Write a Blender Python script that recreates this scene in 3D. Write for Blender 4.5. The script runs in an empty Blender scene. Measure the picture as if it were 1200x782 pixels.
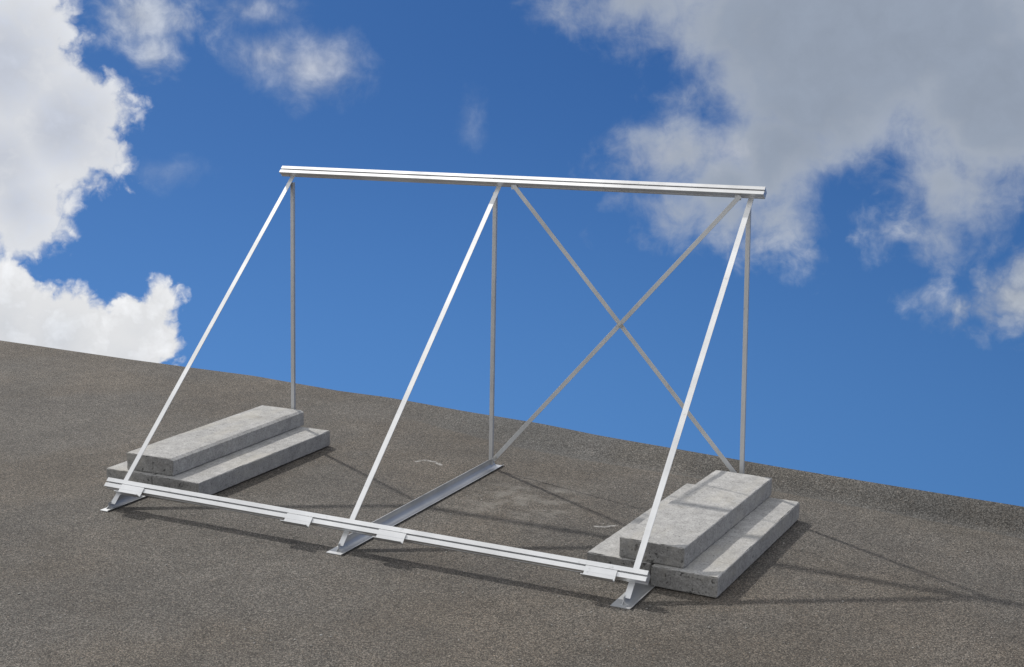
import bpy, bmesh, math, random
from math import radians as rad, sin, cos, pi
from mathutils import Vector, Matrix, noise

random.seed(7)
scene = bpy.context.scene
COL = scene.collection

# ------------------------------------------------------------------ camera
CAM = Vector((3.7322, -4.5848, 1.6783))
YAW, PITCH, ROLL, FPX = rad(25.6633), rad(10.0675), rad(0.821), 1590.06
FW = Vector((-sin(YAW) * cos(PITCH), cos(YAW) * cos(PITCH), -sin(PITCH)))
_rt = Vector((cos(YAW), sin(YAW), 0))
_up = _rt.cross(FW)
RT = _rt * cos(ROLL) + _up * sin(ROLL)
UP = _up * cos(ROLL) - _rt * sin(ROLL)
cam_data = bpy.data.cameras.new('camera')
cam = bpy.data.objects.new('camera', cam_data)
COL.objects.link(cam)
m = Matrix((RT, UP, -FW)).transposed().to_4x4()
m.translation = CAM
cam.matrix_world = m
cam_data.sensor_width = 36.0
cam_data.lens = FPX / 1200 * 36
cam_data.clip_start = 0.05
cam_data.clip_end = 2000
scene.camera = cam


def ray(u, v):                       # direction of a point of the photograph (1200 x 782)
    return (FW + RT * ((u - 600) / FPX) - UP * ((v - 391) / FPX)).normalized()


def on_z(u, v, z=0.0):
    d = ray(u, v)
    return CAM + d * ((z - CAM.z) / d.z)


# ------------------------------------------------------------------ object helpers
def link(name, bm, mat, parent=None, smooth=False):
    me = bpy.data.meshes.new(name)
    bmesh.ops.recalc_face_normals(bm, faces=bm.faces[:])
    bm.to_mesh(me)
    bm.free()
    for p in me.polygons:
        p.use_smooth = smooth
    me.materials.append(mat)
    o = bpy.data.objects.new(name, me)
    COL.objects.link(o)
    if parent is not None:
        o.parent = parent
    return o


def extrude_section(pts, O, A, B, Dv, bevel=0.0, bm=None):
    """closed 2D section pts (a, b) in axes A, B at O, swept along vector Dv"""
    tmp = bmesh.new()
    lo = [tmp.verts.new(O + A * a + B * b) for a, b in pts]
    hi = [tmp.verts.new(O + A * a + B * b + Dv) for a, b in pts]
    n = len(pts)
    tmp.faces.new(lo)
    tmp.faces.new(hi[::-1])
    for i in range(n):
        tmp.faces.new((lo[i], lo[(i + 1) % n], hi[(i + 1) % n], hi[i]))
    bmesh.ops.recalc_face_normals(tmp, faces=tmp.faces[:])
    if bevel:
        bmesh.ops.bevel(tmp, geom=tmp.edges[:], offset=bevel, segments=1, affect='EDGES')
    if bm is None:
        return tmp
    me = bpy.data.meshes.new('tmp')
    tmp.to_mesh(me)
    tmp.free()
    bm.from_mesh(me)
    bpy.data.meshes.remove(me)
    return bm


def box(lo, hi, bevel=0.0, bm=None):
    lo, hi = Vector(lo), Vector(hi)
    d = hi - lo
    return extrude_section([(0, 0), (d.x, 0), (d.x, d.y), (0, d.y)], lo, Vector((1, 0, 0)), Vector((0, 1, 0)), Vector((0, 0, d.z)), bevel, bm)


def bolt_mesh(P, axis, r=0.0065, h=0.006, washer=0.0105):
    """hexagonal head on a washer, its axis pointing out of the joint"""
    axis = axis.normalized()
    a = axis.orthogonal().normalized()
    b = axis.cross(a)
    bm = bmesh.new()
    ring = [(washer * cos(2 * pi * i / 16), washer * sin(2 * pi * i / 16)) for i in range(16)]
    extrude_section(ring, P, a, b, axis * 0.0016, 0, bm)
    hexa = [(r * cos(pi / 3 * i), r * sin(pi / 3 * i)) for i in range(6)]
    extrude_section(hexa, P + axis * 0.0016, a, b, axis * h, 0.0007, bm)
    return bm


# ------------------------------------------------------------------ node helper
class G:
    def __init__(self, tree):
        self.t = tree

    def node(self, typ, **kw):
        n = self.t.nodes.new(typ)
        for k, v in kw.items():
            setattr(n, k, v)
        return n

    def set(self, sock, v):
        if isinstance(v, bpy.types.NodeSocket):
            self.t.links.new(v, sock)
        else:
            sock.default_value = v

    def m(self, op, *a, clamp=False):
        n = self.node('ShaderNodeMath', operation=op, use_clamp=clamp)
        for i, v in enumerate(a):
            self.set(n.inputs[i], v)
        return n.outputs[0]

    def v(self, op, *a):
        n = self.node('ShaderNodeVectorMath', operation=op)
        for i, x in enumerate(a):
            self.set(n.inputs[3 if (op == 'SCALE' and i == 1) else i], x)
        return n.outputs[1] if op in ('LENGTH', 'DOT_PRODUCT', 'DISTANCE') else n.outputs[0]

    def xyz(self, x, y, z):
        n = self.node('ShaderNodeCombineXYZ')
        for i, q in enumerate((x, y, z)):
            self.set(n.inputs[i], q)
        return n.outputs[0]

    def sep(self, v):
        n = self.node('ShaderNodeSeparateXYZ')
        self.set(n.inputs[0], v)
        return n.outputs

    def noise(self, vec, scale, detail=6, rough=0.55, dist=0.0, lac=2.0, color=False, dim='3D'):
        n = self.node('ShaderNodeTexNoise', noise_dimensions=dim)
        self.set(n.inputs['Vector'], vec)
        n.inputs['Scale'].default_value = scale
        n.inputs['Detail'].default_value = detail
        n.inputs['Roughness'].default_value = rough
        n.inputs['Lacunarity'].default_value = lac
        n.inputs['Distortion'].default_value = dist
        return n.outputs['Color' if color else 'Fac']

    def voro(self, vec, scale, feature='F1', out='Distance', rnd=1.0):
        n = self.node('ShaderNodeTexVoronoi', feature=feature)
        self.set(n.inputs['Vector'], vec)
        n.inputs['Scale'].default_value = scale
        n.inputs['Randomness'].default_value = rnd
        return n.outputs[out]

    def ss(self, x, a, b, lo=0.0, hi=1.0):
        n = self.node('ShaderNodeMapRange', interpolation_type='SMOOTHSTEP')
        for i, q in enumerate((x, a, b, lo, hi)):
            self.set(n.inputs[i], q)
        return n.outputs[0]

    def lin(self, x, a, b, lo=0.0, hi=1.0):
        n = self.node('ShaderNodeMapRange', interpolation_type='LINEAR')
        for i, q in enumerate((x, a, b, lo, hi)):
            self.set(n.inputs[i], q)
        return n.outputs[0]

    def mix(self, f, a, b, blend='MIX'):
        n = self.node('ShaderNodeMix', data_type='RGBA', blend_type=blend)
        for i, q in ((0, f), (6, a), (7, b)):
            if isinstance(q, tuple) and len(q) == 3:
                q = q + (1.0,)
            self.set(n.inputs[i], q)
        return n.outputs[2]

    def bump(self, h, strength, dist, normal=None):
        n = self.node('ShaderNodeBump')
        n.inputs['Strength'].default_value = strength
        n.inputs['Distance'].default_value = dist
        self.set(n.inputs['Height'], h)
        if normal is not None:
            self.set(n.inputs['Normal'], normal)
        return n.outputs[0]


def material(name):
    mt = bpy.data.materials.new(name)
    mt.use_nodes = True
    g = G(mt.node_tree)
    b = mt.node_tree.nodes['Principled BSDF']
    co = g.node('ShaderNodeTexCoord').outputs['Object']
    return mt, g, b, co


def ground_material():
    mt, g, b, co = material('grey mineral roofing felt')
    x, y, z = g.sep(co)
    warp = g.v('SCALE', g.v('SUBTRACT', g.noise(co, 9, 3, color=True), (0.5, 0.5, 0.5)), 0.02)
    p = g.v('ADD', co, warp)
    grain = g.voro(p, 300, out='Color')
    gr = g.sep(grain)
    gd = g.voro(p, 300)
    grain2 = g.voro(g.v('ADD', p, (3.1, 1.7, 0.4)), 210, out='Color')
    g2 = g.sep(grain2)
    # grain lightness: skewed so a few chips are pale and a good many dark
    val = g.m('ADD', g.m('MULTIPLY', g.m('POWER', gr[0], 2.0), 0.22), 0.052)
    val = g.m('ADD', val, g.m('MULTIPLY', g.m('POWER', g2[0], 3.0), 0.06))
    val = g.m('ADD', val, g.m('MULTIPLY', g.ss(gr[1], 0.978, 0.990), 0.20))
    pit = g.m('MULTIPLY', g.ss(g.sep(g.voro(g.v('ADD', p, (7.7, 2.3, 1.1)), 270, out='Color'))[2], 0.80, 0.90), 0.62)   # bare bitumen between chips
    val = g.m('MULTIPLY', val, g.m('SUBTRACT', 1.08, pit))
    patch = g.noise(co, 1.3, 4, 0.6)
    patch2 = g.noise(g.v('ADD', co, (5, 2, 0)), 7.0, 4, 0.6)
    val = g.m('MULTIPLY', val, g.lin(patch, 0.3, 0.7, 0.80, 1.20))
    val = g.m('MULTIPLY', val, g.lin(patch2, 0.3, 0.7, 0.88, 1.12))
    warm = g.ss(g.noise(g.v('ADD', co, (1, 9, 0)), 0.9, 3, 0.6), 0.40, 0.64)
    tint = g.mix(warm, (0.70, 0.645, 0.57), (0.71, 0.62, 0.51))
    chip = g.mix(g.ss(gr[2], 0.8, 0.95), (1, 1, 1), (1.07, 0.96, 0.88))
    tint = g.mix(1.0, tint, chip, 'MULTIPLY')
    colr = g.mix(1.0, g.xyz(val, val, val), tint, 'MULTIPLY')
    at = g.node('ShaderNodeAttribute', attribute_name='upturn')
    colr = g.mix(g.m('MULTIPLY', at.outputs['Fac'], 0.8), colr, g.mix(1.0, colr, (0.74, 0.80, 0.88), 'MULTIPLY'))  # bluish shade of the upturned edge, painted into the colour
    # dusty dried puddle behind the middle base, two pale scuffs
    dn = g.noise(co, 11, 5, 0.65)
    dd = g.v('LENGTH', g.v('MULTIPLY', g.v('SUBTRACT', co, (1.42, 0.36, 0)), (2.6, 1.9, 0)))
    dust = g.m('MULTIPLY', g.ss(dd, 1.0, 0.2), g.ss(dn, 0.42, 0.66))
    colr = g.mix(g.m('MULTIPLY', dust, 0.38), colr, (0.30, 0.285, 0.255))

    def scuff(colr, pts, w):
        best = None
        for a_, b_ in zip(pts[:-1], pts[1:]):
            d_ = b_ - a_
            L = d_.length
            t = d_ / L
            q = g.v('SUBTRACT', co, (a_.x, a_.y, 0))
            s = g.v('DOT_PRODUCT', q, (t.x, t.y, 0))
            s = g.m('MINIMUM', g.m('MAXIMUM', s, 0.0), L)
            near = g.v('SCALE', (t.x, t.y, 0), s)
            flat = g.v('MULTIPLY', g.v('SUBTRACT', q, near), (1, 1, 0))
            dist = g.v('LENGTH', flat)
            best = dist if best is None else g.m('MINIMUM', best, dist)
        f = g.m('MULTIPLY', g.ss(best, w, w * 0.35), g.ss(g.noise(co, 60, 3, 0.7), 0.38, 0.56))
        return g.mix(g.m('MULTIPLY', f, 0.75), colr, (0.42, 0.41, 0.39))
    colr = scuff(colr, [on_z(488, 541), on_z(498, 539.5), on_z(508, 541), on_z(517, 545)], 0.013)
    colr = scuff(colr, [on_z(698, 617), on_z(708, 617.5), on_z(722, 616)], 0.012)
    b.inputs['Base Color'].default_value = (0.1, 0.1, 0.1, 1)
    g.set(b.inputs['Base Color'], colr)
    b.inputs['Roughness'].default_value = 0.85
    b.inputs['Specular IOR Level'].default_value = 0.35
    h = g.m('ADD', g.m('MULTIPLY', g.m('SUBTRACT', 1.0, gd), g.m('ADD', g.m('MULTIPLY', gr[1], 0.8), 0.2)), g.m('MULTIPLY', g2[1], 0.5))
    n1 = g.bump(h, 0.9, 0.0028)
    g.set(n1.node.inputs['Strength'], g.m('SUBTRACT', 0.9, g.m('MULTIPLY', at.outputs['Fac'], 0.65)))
    n2 = g.bump(g.noise(co, 14, 4, 0.6), 0.5, 0.006, n1)
    g.set(b.inputs['Normal'], n2)
    return mt


def metal_material(name, base, rough, axis, metallic=0.65):
    mt, g, b, co = material(name)
    sc = {'x': (1.5, 90, 90), 'y': (90, 1.5, 90), 'z': (90, 90, 1.5), 's': (60, 1.5, 1.5)}[axis]
    streak = g.noise(g.v('MULTIPLY', co, sc), 1.0, 2, 0.5)
    smudge = g.noise(co, 5, 5, 0.6)
    dull = g.ss(g.noise(g.v('ADD', co, (4, 1, 2)), 2.2, 4, 0.6), 0.42, 0.66)
    k = g.m('MULTIPLY', g.lin(streak, 0.3, 0.7, 0.97, 1.02), g.lin(smudge, 0.3, 0.7, 0.92, 1.04))
    k = g.m('MULTIPLY', k, g.lin(dull, 0, 1, 1.0, 0.85))
    spot = g.ss(g.noise(g.v('ADD', co, (1, 7, 3)), 38, 4, 0.65), 0.62, 0.72)          # handling marks and water spots
    k = g.m('MULTIPLY', k, g.lin(spot, 0, 1, 1.0, 0.80))
    g.set(b.inputs['Base Color'], g.v('SCALE', base, k))
    b.inputs['Metallic'].default_value = metallic
    g.set(b.inputs['Roughness'], g.m('ADD', g.lin(smudge, 0.3, 0.7, rough - 0.06, rough + 0.08), g.lin(dull, 0, 1, 0.0, 0.08)))
    return mt


def concrete_material():
    mt, g, b, co = material('pitted grey concrete')
    info = g.node('ShaderNodeObjectInfo')
    off = g.v('SCALE', (7.3, 3.1, 5.7), g.m('MULTIPLY', info.outputs['Random'], 10.0))
    p = g.v('ADD', co, off)
    big = g.noise(p, 4.0, 5, 0.62)
    mid = g.noise(p, 26, 6, 0.7)
    fine = g.noise(p, 170, 4, 0.7)
    sand = g.voro(p, 240, out='Color')
    sv = g.sep(sand)[0]
    base = g.lin(big, 0.3, 0.7, 0.35, 0.46)
    base = g.m('MULTIPLY', base, g.lin(mid, 0.28, 0.72, 0.74, 1.16))
    base = g.m('MULTIPLY', base, g.lin(fine, 0.3, 0.7, 0.76, 1.16))
    base = g.m('MULTIPLY', base, g.lin(sv, 0.0, 1.0, 0.86, 1.1))
    pepper = g.ss(g.noise(g.v('ADD', p, (5, 5, 1)), 125, 3, 0.6), 0.57, 0.68)
    base = g.m('MULTIPLY', base, g.lin(pepper, 0, 1, 1.0, 0.58))
    # open pores: more on the sawn ends than on the cast faces
    geo = g.node('ShaderNodeNewGeometry')
    on = g.node('ShaderNodeVectorTransform', vector_type='NORMAL', convert_from='WORLD', convert_to='OBJECT')
    g.set(on.inputs[0], geo.outputs['True Normal'])
    end = g.ss(g.m('ABSOLUTE', g.sep(on.outputs[0])[1]), 0.5, 0.9)
    hole = g.noise(g.v('ADD', p, (9, 4, 1)), 52, 5, 0.62, dist=0.4)
    zone = g.noise(g.v('ADD', p, (3, 8, 6)), 11, 3, 0.6)
    thr = g.m('SUBTRACT', g.lin(end, 0, 1, 0.69, 0.60), g.m('MULTIPLY', g.m('SUBTRACT', zone, 0.5), 0.22))
    pore = g.ss(hole, thr, g.m('ADD', thr, 0.05))
    base = g.m('MULTIPLY', base, g.lin(pore, 0, 1, 1.0, 0.36))
    base = g.m('MULTIPLY', base, g.lin(end, 0, 1, 1.0, 0.66))
    c = g.mix(1.0, g.xyz(base, base, base), (1.0, 0.985, 0.955), 'MULTIPLY')
    stain = g.ss(g.noise(g.v('ADD', p, (2, 2, 2)), 7, 5, 0.6), 0.56, 0.72)
    c = g.mix(g.m('MULTIPLY', stain, 0.30), c, (0.22, 0.205, 0.175))
    ochre = g.ss(g.noise(g.v('MULTIPLY', p, (5, 1.6, 5)), 1.6, 5, 0.62), 0.50, 0.68)
    c = g.mix(g.m('MULTIPLY', ochre, 0.40), c, (0.43, 0.405, 0.35))
    g.set(b.inputs['Base Color'], c)
    b.inputs['Roughness'].default_value = 0.9
    b.inputs['Specular IOR Level'].default_value = 0.3
    h = g.m('ADD', g.m('MULTIPLY', fine, 0.5), g.m('MULTIPLY', mid, 0.8))
    h = g.m('SUBTRACT', h, g.m('MULTIPLY', pore, 1.0))
    g.set(b.inputs['Normal'], g.bump(h, 0.75, 0.004))
    return mt


MAT_GROUND = ground_material()
ALU = (0.68, 0.69, 0.70)
MAT_RAIL = metal_material('extruded aluminium', ALU, 0.36, 'x')
MAT_STRUT = metal_material('aluminium angle', ALU, 0.40, 's')
MAT_POST = metal_material('upright aluminium angle', (0.575, 0.585, 0.59), 0.50, 'z', 0.45)
MAT_BRACE = metal_material('flat bar', (0.585, 0.60, 0.61), 0.50, 's', 0.45)
MAT_BASE = metal_material('folded galvanised sheet', (0.50, 0.51, 0.52), 0.42, 'y', 0.7)
MAT_BOLT = metal_material('zinc bolt', (0.62, 0.62, 0.60), 0.35, 's')
MAT_CONC = concrete_material()

# ------------------------------------------------------------------ roof surface
EDGE_PX = [(0, 399), (150, 421), (300, 441), (450, 465), (560, 484.5), (700, 510), (900, 545), (1050, 570), (1200, 594)]


def edge_height(x):                       # the felt turns up towards the roof edge on the right
    pts = [(-20, 0.004), (-0.4, 0.004), (0.3, 0.030), (1.0, 0.058), (2.3, 0.066), (2.9, 0.078), (3.4, 0.088), (20, 0.09)]
    for (x0, h0), (x1, h1) in zip(pts[:-1], pts[1:]):
        if x0 <= x <= x1:
            t = (x - x0) / (x1 - x0)
            return h0 + (h1 - h0) * t
    return 0.004


edge_pts = []
for u, v in EDGE_PX:
    P = on_z(u, v, 0)
    for _ in range(12):
        P = on_z(u, v, edge_height(P.x))
    edge_pts.append(P)
e0, e1 = edge_pts[0], edge_pts[1]
first = e0 + (e0 - e1) * 14
en, em = edge_pts[-1], edge_pts[-3]
last = en + (en - em) * 12
edge_pts = [first] + edge_pts + [last]


def edge_y(x):
    for a, b_ in zip(edge_pts[:-1], edge_pts[1:]):
        if a.x <= x <= b_.x:
            return a.y + (b_.y - a.y) * (x - a.x) / (b_.x - a.x)
    return edge_pts[-1].y


def edge_width(x):                        # how far in from the edge the upturn begins
    pts = [(-20, 0.20), (-0.4, 0.20), (0.3, 0.20), (1.0, 0.25), (2.3, 0.14), (2.9, 0.13), (3.4, 0.135), (20, 0.14)]
    for (x0, h0), (x1, h1) in zip(pts[:-1], pts[1:]):
        if x0 <= x <= x1:
            return h0 + (h1 - h0) * (x - x0) / (x1 - x0)
    return 0.14


def build_ground():
    xs, x = [], -16.0
    while x < 13.0:
        xs.append(x)
        x += 0.06 if -4.5 < x < 5 else 0.5
    rows = [14.0, 6, 3, 1.6, 1.0, 0.7, 0.5, 0.42, 0.34] + [-(1.15 - i * 0.115) for i in range(0, 11)]
    bm = bmesh.new()
    lay = bm.verts.layers.float.new('upturn')             # mask of the upturned edge, where shade is painted into the felt colour
    grid = []
    for x in xs:
        he, ye = edge_height(x), edge_y(x) + 0.004 * noise.noise((x * 3, 0, 0))
        line = []
        width = edge_width(x)
        for r in rows:
            r = r if r > 0 else -r * width
            t = max(0.0, 1 - r / width)
            t = t + 0.10 * sin(-2 * pi * t) * (1 - t) if t else 0.0
            line.append(bm.verts.new((x, ye - r, he * t)))
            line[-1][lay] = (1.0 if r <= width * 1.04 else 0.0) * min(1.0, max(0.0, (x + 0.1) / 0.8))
        # rounded outer edge and the outer face of the roof
        line.append(bm.verts.new((x, ye + 0.012, he - 0.006)))
        line.append(bm.verts.new((x, ye + 0.018, he - 0.03)))
        line.append(bm.verts.new((x, ye + 0.018, -0.6)))
        grid.append(line)
    for a, b_ in zip(grid[:-1], grid[1:]):
        for i in range(len(a) - 1):
            bm.faces.new((a[i], b_[i], b_[i + 1], a[i + 1]))
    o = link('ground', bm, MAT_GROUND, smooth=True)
    o['kind'] = 'structure'
    o['label'] = 'grey brown gritty flat roof surface under the frame'
    o['category'] = 'roof surface'


build_ground()


def build_grit():
    """loose stone chips lying about on the felt"""
    bm = bmesh.new()
    for i in range(2600):
        x, y = random.uniform(-3.2, 4.6), random.uniform(-2.6, 1.3)
        if y > edge_y(x) - 0.36:
            continue
        r = random.choice((0.0014, 0.0018, 0.0022, 0.0028, 0.0034, 0.0044)) * random.uniform(0.8, 1.25)
        vs = [Vector(v) for v in ((1, 0, 0), (0, 1, 0), (-1, 0, 0), (0, -1, 0), (0.2, 0.1, 1), (0, 0, -0.6))]
        R = Matrix.Rotation(random.uniform(0, 6.28), 3, 'Z') @ Matrix.Rotation(random.uniform(-.4, .4), 3, 'X')
        q = [bm.verts.new((R @ Vector((v.x * random.uniform(.7, 1.3), v.y * random.uniform(.6, 1.2), v.z * .7))) * r + Vector((x, y, r * 0.35))) for v in vs]
        for a, b_ in ((0, 1), (1, 2), (2, 3), (3, 0)):
            bm.faces.new((q[a], q[b_], q[4]))
            bm.faces.new((q[b_], q[a], q[5]))
    mt, g, b, co = material('pale stone grit')
    k = g.m('POWER', g.noise(co, 37, 2), 1.6)
    g.set(b.inputs['Base Color'], g.mix(k, (0.10, 0.095, 0.085), (0.62, 0.60, 0.56)))
    b.inputs['Roughness'].default_value = 0.8
    o = link('loose_grit', bm, mt)
    o['kind'] = 'stuff'
    o['label'] = 'tiny pale stone chips scattered loose over the roof felt'
    o['category'] = 'grit'


build_grit()

# ------------------------------------------------------------------ mounting frame
XA = (0.0, 1.0808, 2.2209)               # the three triangles
FLANGE = (-0.0085, 1.0860, 2.2140)        # x of each base's upright flange
ANG = math.atan(0.974)
S = Vector((0, cos(ANG), sin(ANG)))      # up along the module plane
NN = Vector((0, -sin(ANG), cos(ANG)))    # out of the module plane
X = Vector((1, 0, 0))
F0 = Vector((0, -0.527, 0.02))           # foot of the strut faces

frame = bpy.data.objects.new('mounting_frame', None)
COL.objects.link(frame)
frame.location = (0, 0, 0)
frame['label'] = 'bare silver aluminium mounting frame of three triangles joined by two rails and a cross brace'
frame['category'] = 'mounting frame'
frame.empty_display_size = 0.2


def rail(s0, xl, xr):
    W, Dp, gz = 0.040, 0.0345, 0.003
    sec = [(0.003, 0.0002), (W - 0.003, 0.0002), (W - 0.003, Dp - 0.007), (W, Dp - 0.0065), (W, Dp), (W / 2 + 0.0027, Dp), (W / 2 + 0.0027, Dp - 0.0105),
           (W / 2 - 0.0027, Dp - 0.0105), (W / 2 - 0.0027, Dp - 0.0014), (0.0, Dp - 0.0014), (0.0, Dp - 0.009), (0.003, Dp - 0.010), (0.003, 0.012), (0.0055, 0.011), (0.0055, 0.0095), (0.003, 0.0085)]
    O = F0 + S * s0 + X * xl
    return link('rail', extrude_section(sec, O, S, NN, X * (xr - xl), 0.0004), MAT_RAIL, frame)


S_LOW, S_TOP = 0.0564, 1.7914
low = rail(S_LOW, -0.055, 2.2804)
top = rail(S_TOP, -0.055, 2.2799)
low['label'] = 'lower rail near the roof carrying four hooked brackets'
top['label'] = 'upper rail across the tops of the posts'

for i, x0 in enumerate(XA):
    # sloping strut: an angle, its wide face in the module plane
    w, th = 0.0225, 0.0025
    sec = [(-w / 2, 0), (w / 2, 0), (w / 2, -th), (-w / 2 + th, -th), (-w / 2 + th, -0.024), (-w / 2, -0.024)]
    so = (x0 + 0.004, x0 + 0.010, x0 + 0.002)[i]
    link('strut', extrude_section(sec, F0 + X * so + S * 0.0, X, NN, S * 1.803, 0.0004), MAT_STRUT, frame)
    # upright post: an angle, one leg to the front, one leg back
    pw = 0.0175
    foot, head = ((-0.011, 0.006), (-0.012, -0.006), (0.017, -0.006))[i]
    fx = x0 - 0.0075 + foot
    sec = [(0, 0), (pw, 0), (pw, 0.014), (pw - th, 0.014), (pw - th, th), (0, th)]
    link('post', extrude_section(sec, Vector((fx, 0.748, 0.0035)), X, Vector((0, 1, 0)), Vector((head - foot, 0, 1.2435)), 0.0004), MAT_POST, frame)
    # folded base: plate, upright flange, small lip on the free edge
    f = FLANGE[i]
    y0, y1 = -0.572, 0.800
    bm = bmesh.new()
    h = 0.041
    left, right = f - (0.014, 0.029, 0.033)[i], f + (0.030, 0.041, 0.041)[i]
    skew = -0.014 if i == 1 else 0.0                        # the middle base sits slightly askew
    run = Vector((skew, y1 - y0, 0))
    lip = [(left, 0.0006), (right - 0.004, 0.0006), (right + 0.001, 0.0075), (right - 0.001, 0.0082), (right - 0.006, 0.0030), (left, 0.0028)]
    extrude_section(lip, Vector((0, y0, 0)), X, Vector((0, 0, 1)), run, 0, bm)
    sk = skew / (y1 - y0)
    for ya, yb in ([(-0.548, y1 - 0.02)] if i == 1 else [(-0.552, -0.35), (0.72, y1 - 0.02)]):
        # the upright flange, its front end cut back along the strut, and its bend radius
        xf = f + sk * (ya - y0)
        sec = [(0, 0.0029), (yb - ya, 0.0029), (yb - ya, h), ((h + 0.010 if ya < 0 else 0), h)]
        extrude_section(sec, Vector((xf - 0.00125, ya, 0)), Vector((sk, 1, 0)), Vector((0, 0, 1)), X * 0.0025, 0, bm)
        r = 0.024
        arc = [(0, 0)] + [(r - r * sin(a), r - r * cos(a)) for a in [pi / 2 * k / 12 for k in range(13)]]
        extrude_section(arc, Vector((xf + 0.0012 + sk * 0.012, ya + 0.012, 0.0028)), X, Vector((0, 0, 1)), Vector((sk * (yb - ya - 0.012), yb - ya - 0.012, 0)), 0, bm)
    base = link('base_channel', bm, MAT_BASE, frame)
    # bolts through the joints
    link('bolt', bolt_mesh(Vector((x0 + foot, 0.748, 0.018)), Vector((0, -1, 0)), 0.005, 0.004, 0.007), MAT_BOLT, base)

# hooked brackets that hold the lower edge of a module
for xl in (0.031, 0.836, 1.241, 2.060):
    ns = 0.0351                                            # just proud of the rail's face
    O = F0 + S * S_LOW + X * xl
    a, t = 0.0, 0.0022
    sec = [(0.0195, ns), (0.0195, ns + t), (-0.002, ns + t), (-0.003, ns + 0.8 * t), (-0.0215, ns + 0.8 * t), (-0.0235, ns + 0.025), (-0.0258, ns + 0.025),
           (-0.0245, ns - 0.4 * t), (-0.002, ns - 0.3 * t), (-0.0008, ns)]
    br = link('hook_bracket', extrude_section(sec, O, S, NN, X * 0.115, 0), MAT_RAIL, low)

# diagonal flat bars between the middle and the right post
def brace(P, Q, y):
    A_, B_ = Vector((P[0], y, P[1])), Vector((Q[0], y, Q[1]))
    d = (B_ - A_).normalized()
    side = d.cross(Vector((0, 1, 0))).normalized()
    return link('diagonal_brace', extrude_section([(-.0095, 0), (.0095, 0), (.0095, .0025), (-.0095, .0025)], A_, side, Vector((0, 1, 0)), B_ - A_, 0.0004), MAT_BRACE, frame)


P1, Q1, P2, Q2 = (1.168, 1.282), (2.220, 0.118), (2.182, 1.282), (1.088, 0.040)
b1 = brace(P1, Q1, 0.7435)
b2 = brace(P2, Q2, 0.7400)
_s1, _s2 = (Q1[1] - P1[1]) / (Q1[0] - P1[0]), (Q2[1] - P2[1]) / (Q2[0] - P2[0])
XX = (P2[1] - P1[1] + _s1 * P1[0] - _s2 * P2[0]) / (_s1 - _s2)
ZX = P1[1] + _s1 * (XX - P1[0])
link('bolt', bolt_mesh(Vector((XX, 0.7398, ZX)), Vector((0, -1, 0)), 0.0075, 0.006, 0.012), MAT_BOLT, b2)
link('bolt', bolt_mesh(Vector((1.097, 0.7398, 0.052)), Vector((0, -1, 0)), 0.0065, 0.005, 0.010), MAT_BOLT, b2)
# short lugs under the upper rail that take the ends of the flat bars
for x in (1.170, 2.172):
    link('lug', box((x - 0.013, 0.7462, 1.2640), (x + 0.013, 0.7490, 1.292), 0.0004), MAT_BRACE, frame)

# ------------------------------------------------------------------ concrete slabs
SW, SL, ST = 0.2415, 1.0, 0.073


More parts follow.
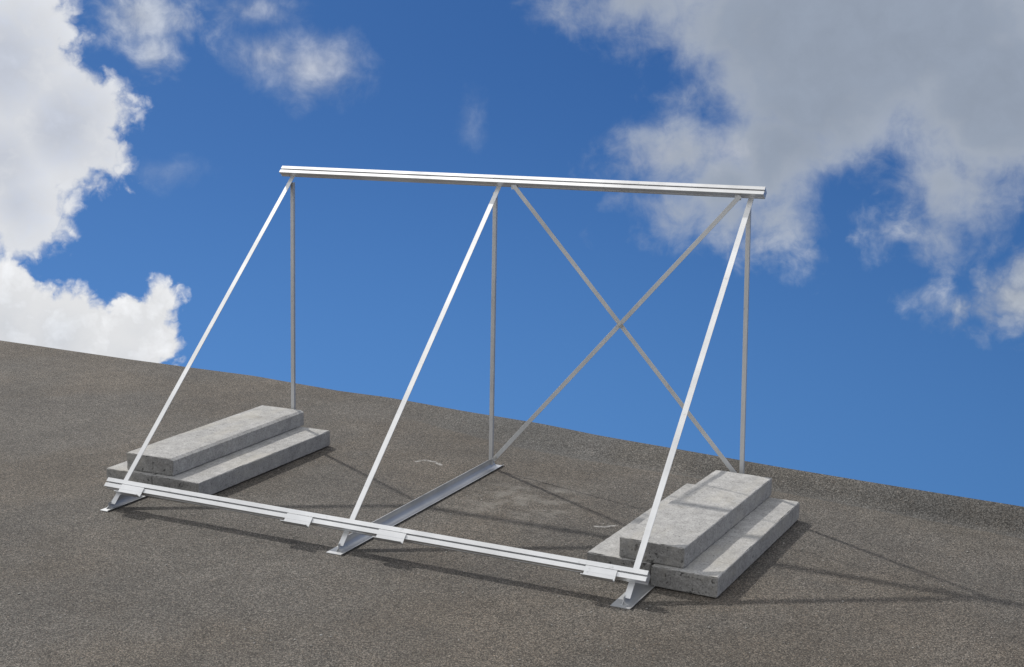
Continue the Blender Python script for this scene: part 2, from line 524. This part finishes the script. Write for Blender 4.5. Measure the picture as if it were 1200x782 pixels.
def slab(x, y, z, az, label, seed, chamfer=False):
    bm = bmesh.new()
    nx, ny, nz = 22, 90, 7
    rnd = random.Random(seed)
    # a rounded box as a fine grid, its arrises worn and nibbled
    r = 0.0035

    def P(u, v, w):
        p = Vector((u * SW, v * SL, w * ST))
        q = Vector((min(max(p.x, r), SW - r), min(max(p.y, r), SL - r), min(max(p.z, r), ST - r)))
        d = p - q
        if d.length > 1e-9:
            ax = [abs(c) > 1e-9 for c in d]
            p = q + d.normalized() * r
            if sum(ax) >= 2:                               # on an arris
                k = noise.noise(Vector((p.x * 34 + seed * 3.1, p.y * 34, p.z * 34)))
                k2 = noise.noise(Vector((p.x * 9 + seed * 1.7, p.y * 9, p.z * 9)))
                k3 = noise.noise(Vector((p.x * 75 + seed, p.y * 75, p.z * 75)))
                bite = max(0.0, k * 0.6 + k2 * 0.9 - 0.25) * 0.015 + max(0.0, k3 - 0.1) * 0.004
                endy = 1.5 if ax[1] else 1.0
                p -= d.normalized() * bite * endy
        if chamfer and p.x > SW - 0.014 and p.z > ST - 0.010:
            c = (p.x - (SW - 0.014)) / 0.014
            p.z = min(p.z, ST - 0.009 * c)
        e = 0.0011 * noise.noise(Vector((p.x * 20 + seed, p.y * 20, p.z * 20)))
        if v in (0.0, 1.0):
            e += 0.0022 * noise.noise(Vector((p.x * 48 + seed, seed * 2.0, p.z * 48)))
        n = (p - Vector((SW / 2, SL / 2, ST / 2)))
        n = Vector((n.x / SW, n.y / SL, n.z / ST))
        k = max(range(3), key=lambda i: abs(n[i]))
        nn = Vector((0, 0, 0))
        nn[k] = 1 if n[k] > 0 else -1
        if w > 0.0:
            p += nn * e
        return p

    def steps(n, rel):
        s = [0.0, rel * 0.35, rel]
        s += [rel + (1 - 2 * rel) * i / n for i in range(1, n)]
        return s + [1 - rel, 1 - rel * 0.35, 1.0]
    us, vs, ws = steps(nx, r / SW), steps(ny, r / SL), steps(nz, r / ST)
    cache = {}

    def V(i, j, k):
        key = (i, j, k)
        if key not in cache:
            cache[key] = bm.verts.new(P(us[i], vs[j], ws[k]))
        return cache[key]
    I, J, K = len(us) - 1, len(vs) - 1, len(ws) - 1
    for i in range(I):
        for j in range(J):
            for k in (0, K):
                bm.faces.new((V(i, j, k), V(i + 1, j, k), V(i + 1, j + 1, k), V(i, j + 1, k)))
    for i in range(I):
        for k in range(K):
            for j in (0, J):
                bm.faces.new((V(i, j, k), V(i + 1, j, k), V(i + 1, j, k + 1), V(i, j, k + 1)))
    for j in range(J):
        for k in range(K):
            for i in (0, I):
                bm.faces.new((V(i, j, k), V(i, j + 1, k), V(i, j + 1, k + 1), V(i, j, k + 1)))
    o = link('concrete_block', bm, MAT_CONC)
    o.location = (x, y, z)
    o.rotation_euler = (0, 0, rad(az))
    o['label'] = label
    o['category'] = 'concrete block'
    o['group'] = 'concrete blocks weighing down the frame'
    return o


Z0 = 0.0042
Z1 = Z0 + ST + 0.0018
slab(2.1078, -0.3114, Z1, -2.10, 'upper grey concrete block lying on two others under the right-hand strut', 1)
slab(2.2375, -0.3404, Z0, -1.76, 'lower concrete block of the right pile with its whole right side showing on the roof', 2)
slab(1.9865, -0.3128, Z0, -2.0, 'mostly covered lower concrete block of the right pile, on the side facing the cross brace', 3)
slab(-0.1511, -0.2640, Z1, 1.58, 'upper concrete block with a slanting top arris lying on two others under the left strut', 4, True)
slab(0.0030, -0.2858, Z0, 0.91, 'lower concrete block of the left pile, long inner side showing beside the open middle', 5)
slab(-0.2440, -0.2880, Z0, 0.91, 'almost hidden lower concrete block at the outer left corner of the frame', 6)

# ------------------------------------------------------------------ sun and sky
SUNV = Vector((-0.8662, 0.5173, 1.0)).normalized()
sun = bpy.data.lights.new('sun', 'SUN')
sun.energy = 2.7
sun.angle = rad(1.15)
sun.color = (1.0, 0.96, 0.90)
so_ = bpy.data.objects.new('sun', sun)
COL.objects.link(so_)
so_.rotation_euler = SUNV.to_track_quat('Z', 'Y').to_euler()

world = bpy.data.worlds.new('World')
scene.world = world
world.use_nodes = True
wt = world.node_tree
wt.nodes.clear()
g = G(wt)
D = g.node('ShaderNodeTexCoord').outputs['Generated']
D = g.v('NORMALIZE', D)
dx, dy, dz = g.sep(D)
# the sky of the photograph reaches far below eye level (the roof stands high): squeeze elevations
cr = g.node('ShaderNodeFloatCurve')
cv = cr.mapping.curves[0]
for px, py in ((0.36, 0.30), (0.54, 0.56)):
    cv.points.new(px, py)
cv.points[0].location = (0.0, 0.16)
cv.points[-1].location = (1.0, 1.0)
for p_ in cv.points:
    p_.handle_type = 'AUTO'
cr.mapping.update()
g.set(cr.inputs['Value'], g.m('ADD', g.m('MULTIPLY', dz, 0.5), 0.5))
z2 = cr.outputs[0]
hor = g.m('SQRT', g.m('MAXIMUM', g.m('SUBTRACT', 1.0, g.m('MULTIPLY', z2, z2)), 0.0))
hl = g.m('MAXIMUM', g.m('SQRT', g.m('ADD', g.m('MULTIPLY', dx, dx), g.m('MULTIPLY', dy, dy))), 1e-4)
k = g.m('DIVIDE', hor, hl)
svec = g.xyz(g.m('MULTIPLY', dx, k), g.m('MULTIPLY', dy, k), z2)
sky = g.node('ShaderNodeTexSky', sky_type='NISHITA', sun_disc=False)
sky.sun_elevation = math.asin(SUNV.z)
sky.sun_rotation = math.atan2(SUNV.x, SUNV.y)
sky.altitude = 200
sky.air_density = 1.0
sky.dust_density = 0.2
sky.ozone_density = 3.0
g.set(sky.inputs['Vector'], svec)
SKY_STRENGTH = 0.1
tint = g.mix(g.ss(dz, -0.30, 0.08), (0.36, 0.60, 0.82), (0.235, 0.45, 0.70))
tint = g.mix(g.ss(dz, 0.10, 0.40), tint, (0.60, 0.85, 1.05))
blue = g.mix(1.0, sky.outputs[0], tint, 'MULTIPLY')

# --- clouds, fixed to compass directions (degrees of azimuth and elevation)
az = g.m('MULTIPLY', g.m('ARCTAN2', dx, dy), 180 / pi)
el = g.m('MULTIPLY', g.m('ARCSINE', dz), 180 / pi)
AE = g.xyz(az, el, 0.0)
n_warp = g.v('SUBTRACT', g.noise(AE, 0.35, 3, 0.55, color=True, dim='2D'), (0.5, 0.5, 0.5))
AEW = g.v('ADD', AE, g.v('SCALE', n_warp, 1.1))
puff = g.noise(AEW, 0.50, 9, 0.56, dim='2D')                  # billows
vor = g.node('ShaderNodeTexVoronoi', feature='SMOOTH_F1', voronoi_dimensions='2D')
g.set(vor.inputs['Vector'], g.v('ADD', AEW, g.v('SCALE', g.v('SUBTRACT', g.noise(AE, 1.6, 4, 0.6, color=True, dim='2D'), (0.5, 0.5, 0.5)), 0.7)))
vor.inputs['Scale'].default_value = 0.62
vor.inputs['Detail'].default_value = 3.0
vor.inputs['Roughness'].default_value = 0.55
vor.inputs['Smoothness'].default_value = 0.25
puff = g.m('ADD', g.m('MULTIPLY', puff, 0.62), g.m('MULTIPLY', g.m('SUBTRACT', 0.92, vor.outputs['Distance']), 0.34))
wisp = g.noise(g.v('ADD', AEW, (31, 7, 0)), 0.62, 9, 0.60, dist=0.1, dim='2D')    # torn edges
broad = g.noise(g.v('ADD', AE, (13, 3, 0)), 0.16, 5, 0.55, dim='2D')
DEG = FPX * pi / 180


def azel(u, v):
    d = ray(u, v)
    return math.degrees(math.atan2(d.x, d.y)), math.degrees(math.asin(d.z))


def body(blobs):
    """signed depth (degrees) inside a cloud made of overlapping ellipses"""
    best = None
    for u, v, rx, ry in blobs:
        a_, e_ = azel(u, v)
        rx, ry = rx / DEG, ry / DEG
        q = g.v('MULTIPLY', g.v('SUBTRACT', AE, (a_, e_, 0)), (1 / rx, 1 / ry, 0))
        d = g.m('MULTIPLY', g.m('SUBTRACT', 1.0, g.v('LENGTH', q)), min(rx, ry))
        if best is None:
            best = d
        else:
            best = g.m('SMOOTH_MAX', best, d, 0.35)
    return best


def cut(d, blobs):
    return g.m('SMOOTH_MIN', d, g.m('MULTIPLY', body(blobs), -1.3), 0.5)


def clouded(col, d, nz, amp, soft, c_edge, c_core, core_depth, opac=1.0, tex=0.2, grow=0.45):
    f = g.m('ADD', d, g.m('MULTIPLY', g.m('SUBTRACT', nz, 0.5), amp))
    dens = g.m('MULTIPLY', g.ss(f, -grow * soft, (1 - grow) * soft), opac)
    core = g.ss(g.m('ADD', f, g.m('MULTIPLY', g.m('SUBTRACT', broad, 0.5), 2.2)), 0.0, core_depth)
    cc = g.mix(core, c_edge, c_core)
    lum = g.lin(nz, 0.3, 0.7, 1.0 - tex, 1.0 + tex * 0.6)
    cc = g.v('SCALE', cc, g.m('MULTIPLY', lum, 1 / SKY_STRENGTH))
    return g.mix(dens, col, cc)


GREY = (0.30, 0.35, 0.435)
col = blue
# wisps and small rags
col = clouded(col, body([(1040, 270, 36, 24), (950, 299, 22, 19), (1088, 350, 26, 20), (885, 285, 50, 30)]),
              wisp, 3.4, 2.2, (0.42, 0.48, 0.58), (0.50, 0.54, 0.62), 1.5, 0.72, grow=0.18)
col = clouded(col, body([(1195, 350, 62, 42), (1150, 364, 50, 30), (1120, 378, 30, 16), (1205, 320, 34, 40)]), puff, 2.6, 1.9, (0.50, 0.54, 0.60), (0.45, 0.49, 0.55), 2.0, 0.92, grow=0.3)
col = clouded(col, body([(551, 144, 7, 12), (192, 204, 20, 8)]), wisp, 2.0, 2.0, (0.42, 0.48, 0.58), (0.46, 0.52, 0.60), 1.5, 0.40, grow=0.3)
# small clouds upper left
col = clouded(col, body([(165, 18, 54, 46), (178, 62, 32, 38), (208, 22, 32, 26)]), wisp, 3.0, 2.2, (0.48, 0.53, 0.62), (0.55, 0.59, 0.66), 1.6, 0.85, grow=0.16)
col = clouded(col, body([(366, 80, 60, 44), (316, 66, 52, 34), (388, 76, 38, 40), (295, 10, 56, 24)]), wisp, 2.2, 2.6, (0.44, 0.49, 0.58), (0.60, 0.63, 0.69), 2.0, 0.85, grow=0.16)
# great grey cloud, right
col = clouded(col, cut(body([(1010, 30, 240, 118), (960, 110, 110, 84), (1165, 110, 110, 100), (1102, 220, 34, 62), (1140, 205, 34, 52), (1185, 150, 50, 70), (862, 8, 110, 44), (748, 2, 75, 28),
                         (915, 180, 76, 72), (800, 182, 66, 36), (860, 215, 70, 46), (870, 250, 76, 30), (800, 250, 44, 18)]), [(770, 96, 52, 38), (720, 100, 60, 44), (1004, 246, 62, 46), (1015, 300, 60, 40), (716, 266, 58, 40), (775, 292, 60, 22)]),
              wisp, 2.6, 2.5, (0.43, 0.475, 0.55), GREY, 2.2, 0.98, 0.05, grow=0.42)
col = clouded(col, body([(790, 180, 62, 30), (850, 172, 44, 26), (748, 192, 24, 14)]), puff, 2.4, 1.8, (0.56, 0.58, 0.64), (0.62, 0.64, 0.69), 2.0, 0.7, 0.12, grow=0.2)
# high cumulus, left
col = clouded(col, body([(5, 70, 88, 130), (0, 190, 80, 90), (70, 150, 84, 88), (116, 130, 46, 46), (118, 178, 46, 46), (20, 240, 72, 74), (40, 30, 52, 62)]),
              puff, 2.9, 1.0, (0.80, 0.82, 0.86), (0.58, 0.62, 0.71), 2.8, 1.0, 0.10)
# bright cumulus low on the left
col = clouded(col, body([(0, 385, 72, 86), (70, 402, 82, 74), (140, 425, 66, 66), (188, 356, 30, 38), (160, 388, 54, 50), (193, 398, 30, 54), (-60, 420, 90, 90)]),
              puff, 2.2, 0.6, (0.93, 0.94, 0.96), (0.76, 0.79, 0.84), 2.8, 1.0, 0.18)
# fair weather clouds over the unseen rest of the sky, brightened for fill light
far = g.ss(g.m('ABSOLUTE', g.m('ADD', az, 25.7)), 27.0, 36.0)
far = g.m('MAXIMUM', far, g.ss(el, 9.0, 18.0))
fn = g.noise(D, 3.2, 8, 0.6)
bias = g.m('MULTIPLY', g.v('DOT_PRODUCT', D, (0.55, 0.50, -0.62)), 0.16)
fd = g.m('MULTIPLY', g.ss(g.m('SUBTRACT', fn, bias), 0.42, 0.56), far)
col = g.mix(g.m('MULTIPLY', fd, 0.9), col, (1.06 / SKY_STRENGTH, 1.06 / SKY_STRENGTH, 1.06 / SKY_STRENGTH))
bg = g.node('ShaderNodeBackground')
g.set(bg.inputs['Color'], col)
bg.inputs['Strength'].default_value = SKY_STRENGTH
wo = g.node('ShaderNodeOutputWorld')
wt.links.new(bg.outputs[0], wo.inputs[0])

# ------------------------------------------------------------------ render settings
scene.render.engine = 'CYCLES'
scene.view_settings.view_transform = 'Standard'
scene.view_settings.look = 'None'
scene.view_settings.exposure = 0.0
scene.view_settings.gamma = 1.0
scene.view_settings.use_curve_mapping = False
scene.cycles.use_denoising = True
scene.cycles.denoiser = 'OPENIMAGEDENOISE'
scene.cycles.denoising_input_passes = 'RGB_ALBEDO_NORMAL'
scene.cycles.denoising_prefilter = 'NONE'
scene.cycles.max_bounces = 6
scene.cycles.caustics_reflective = False
scene.cycles.caustics_refractive = False
scene.cycles.sample_clamp_indirect = 4.0
scene.cycles.blur_glossy = 0.5
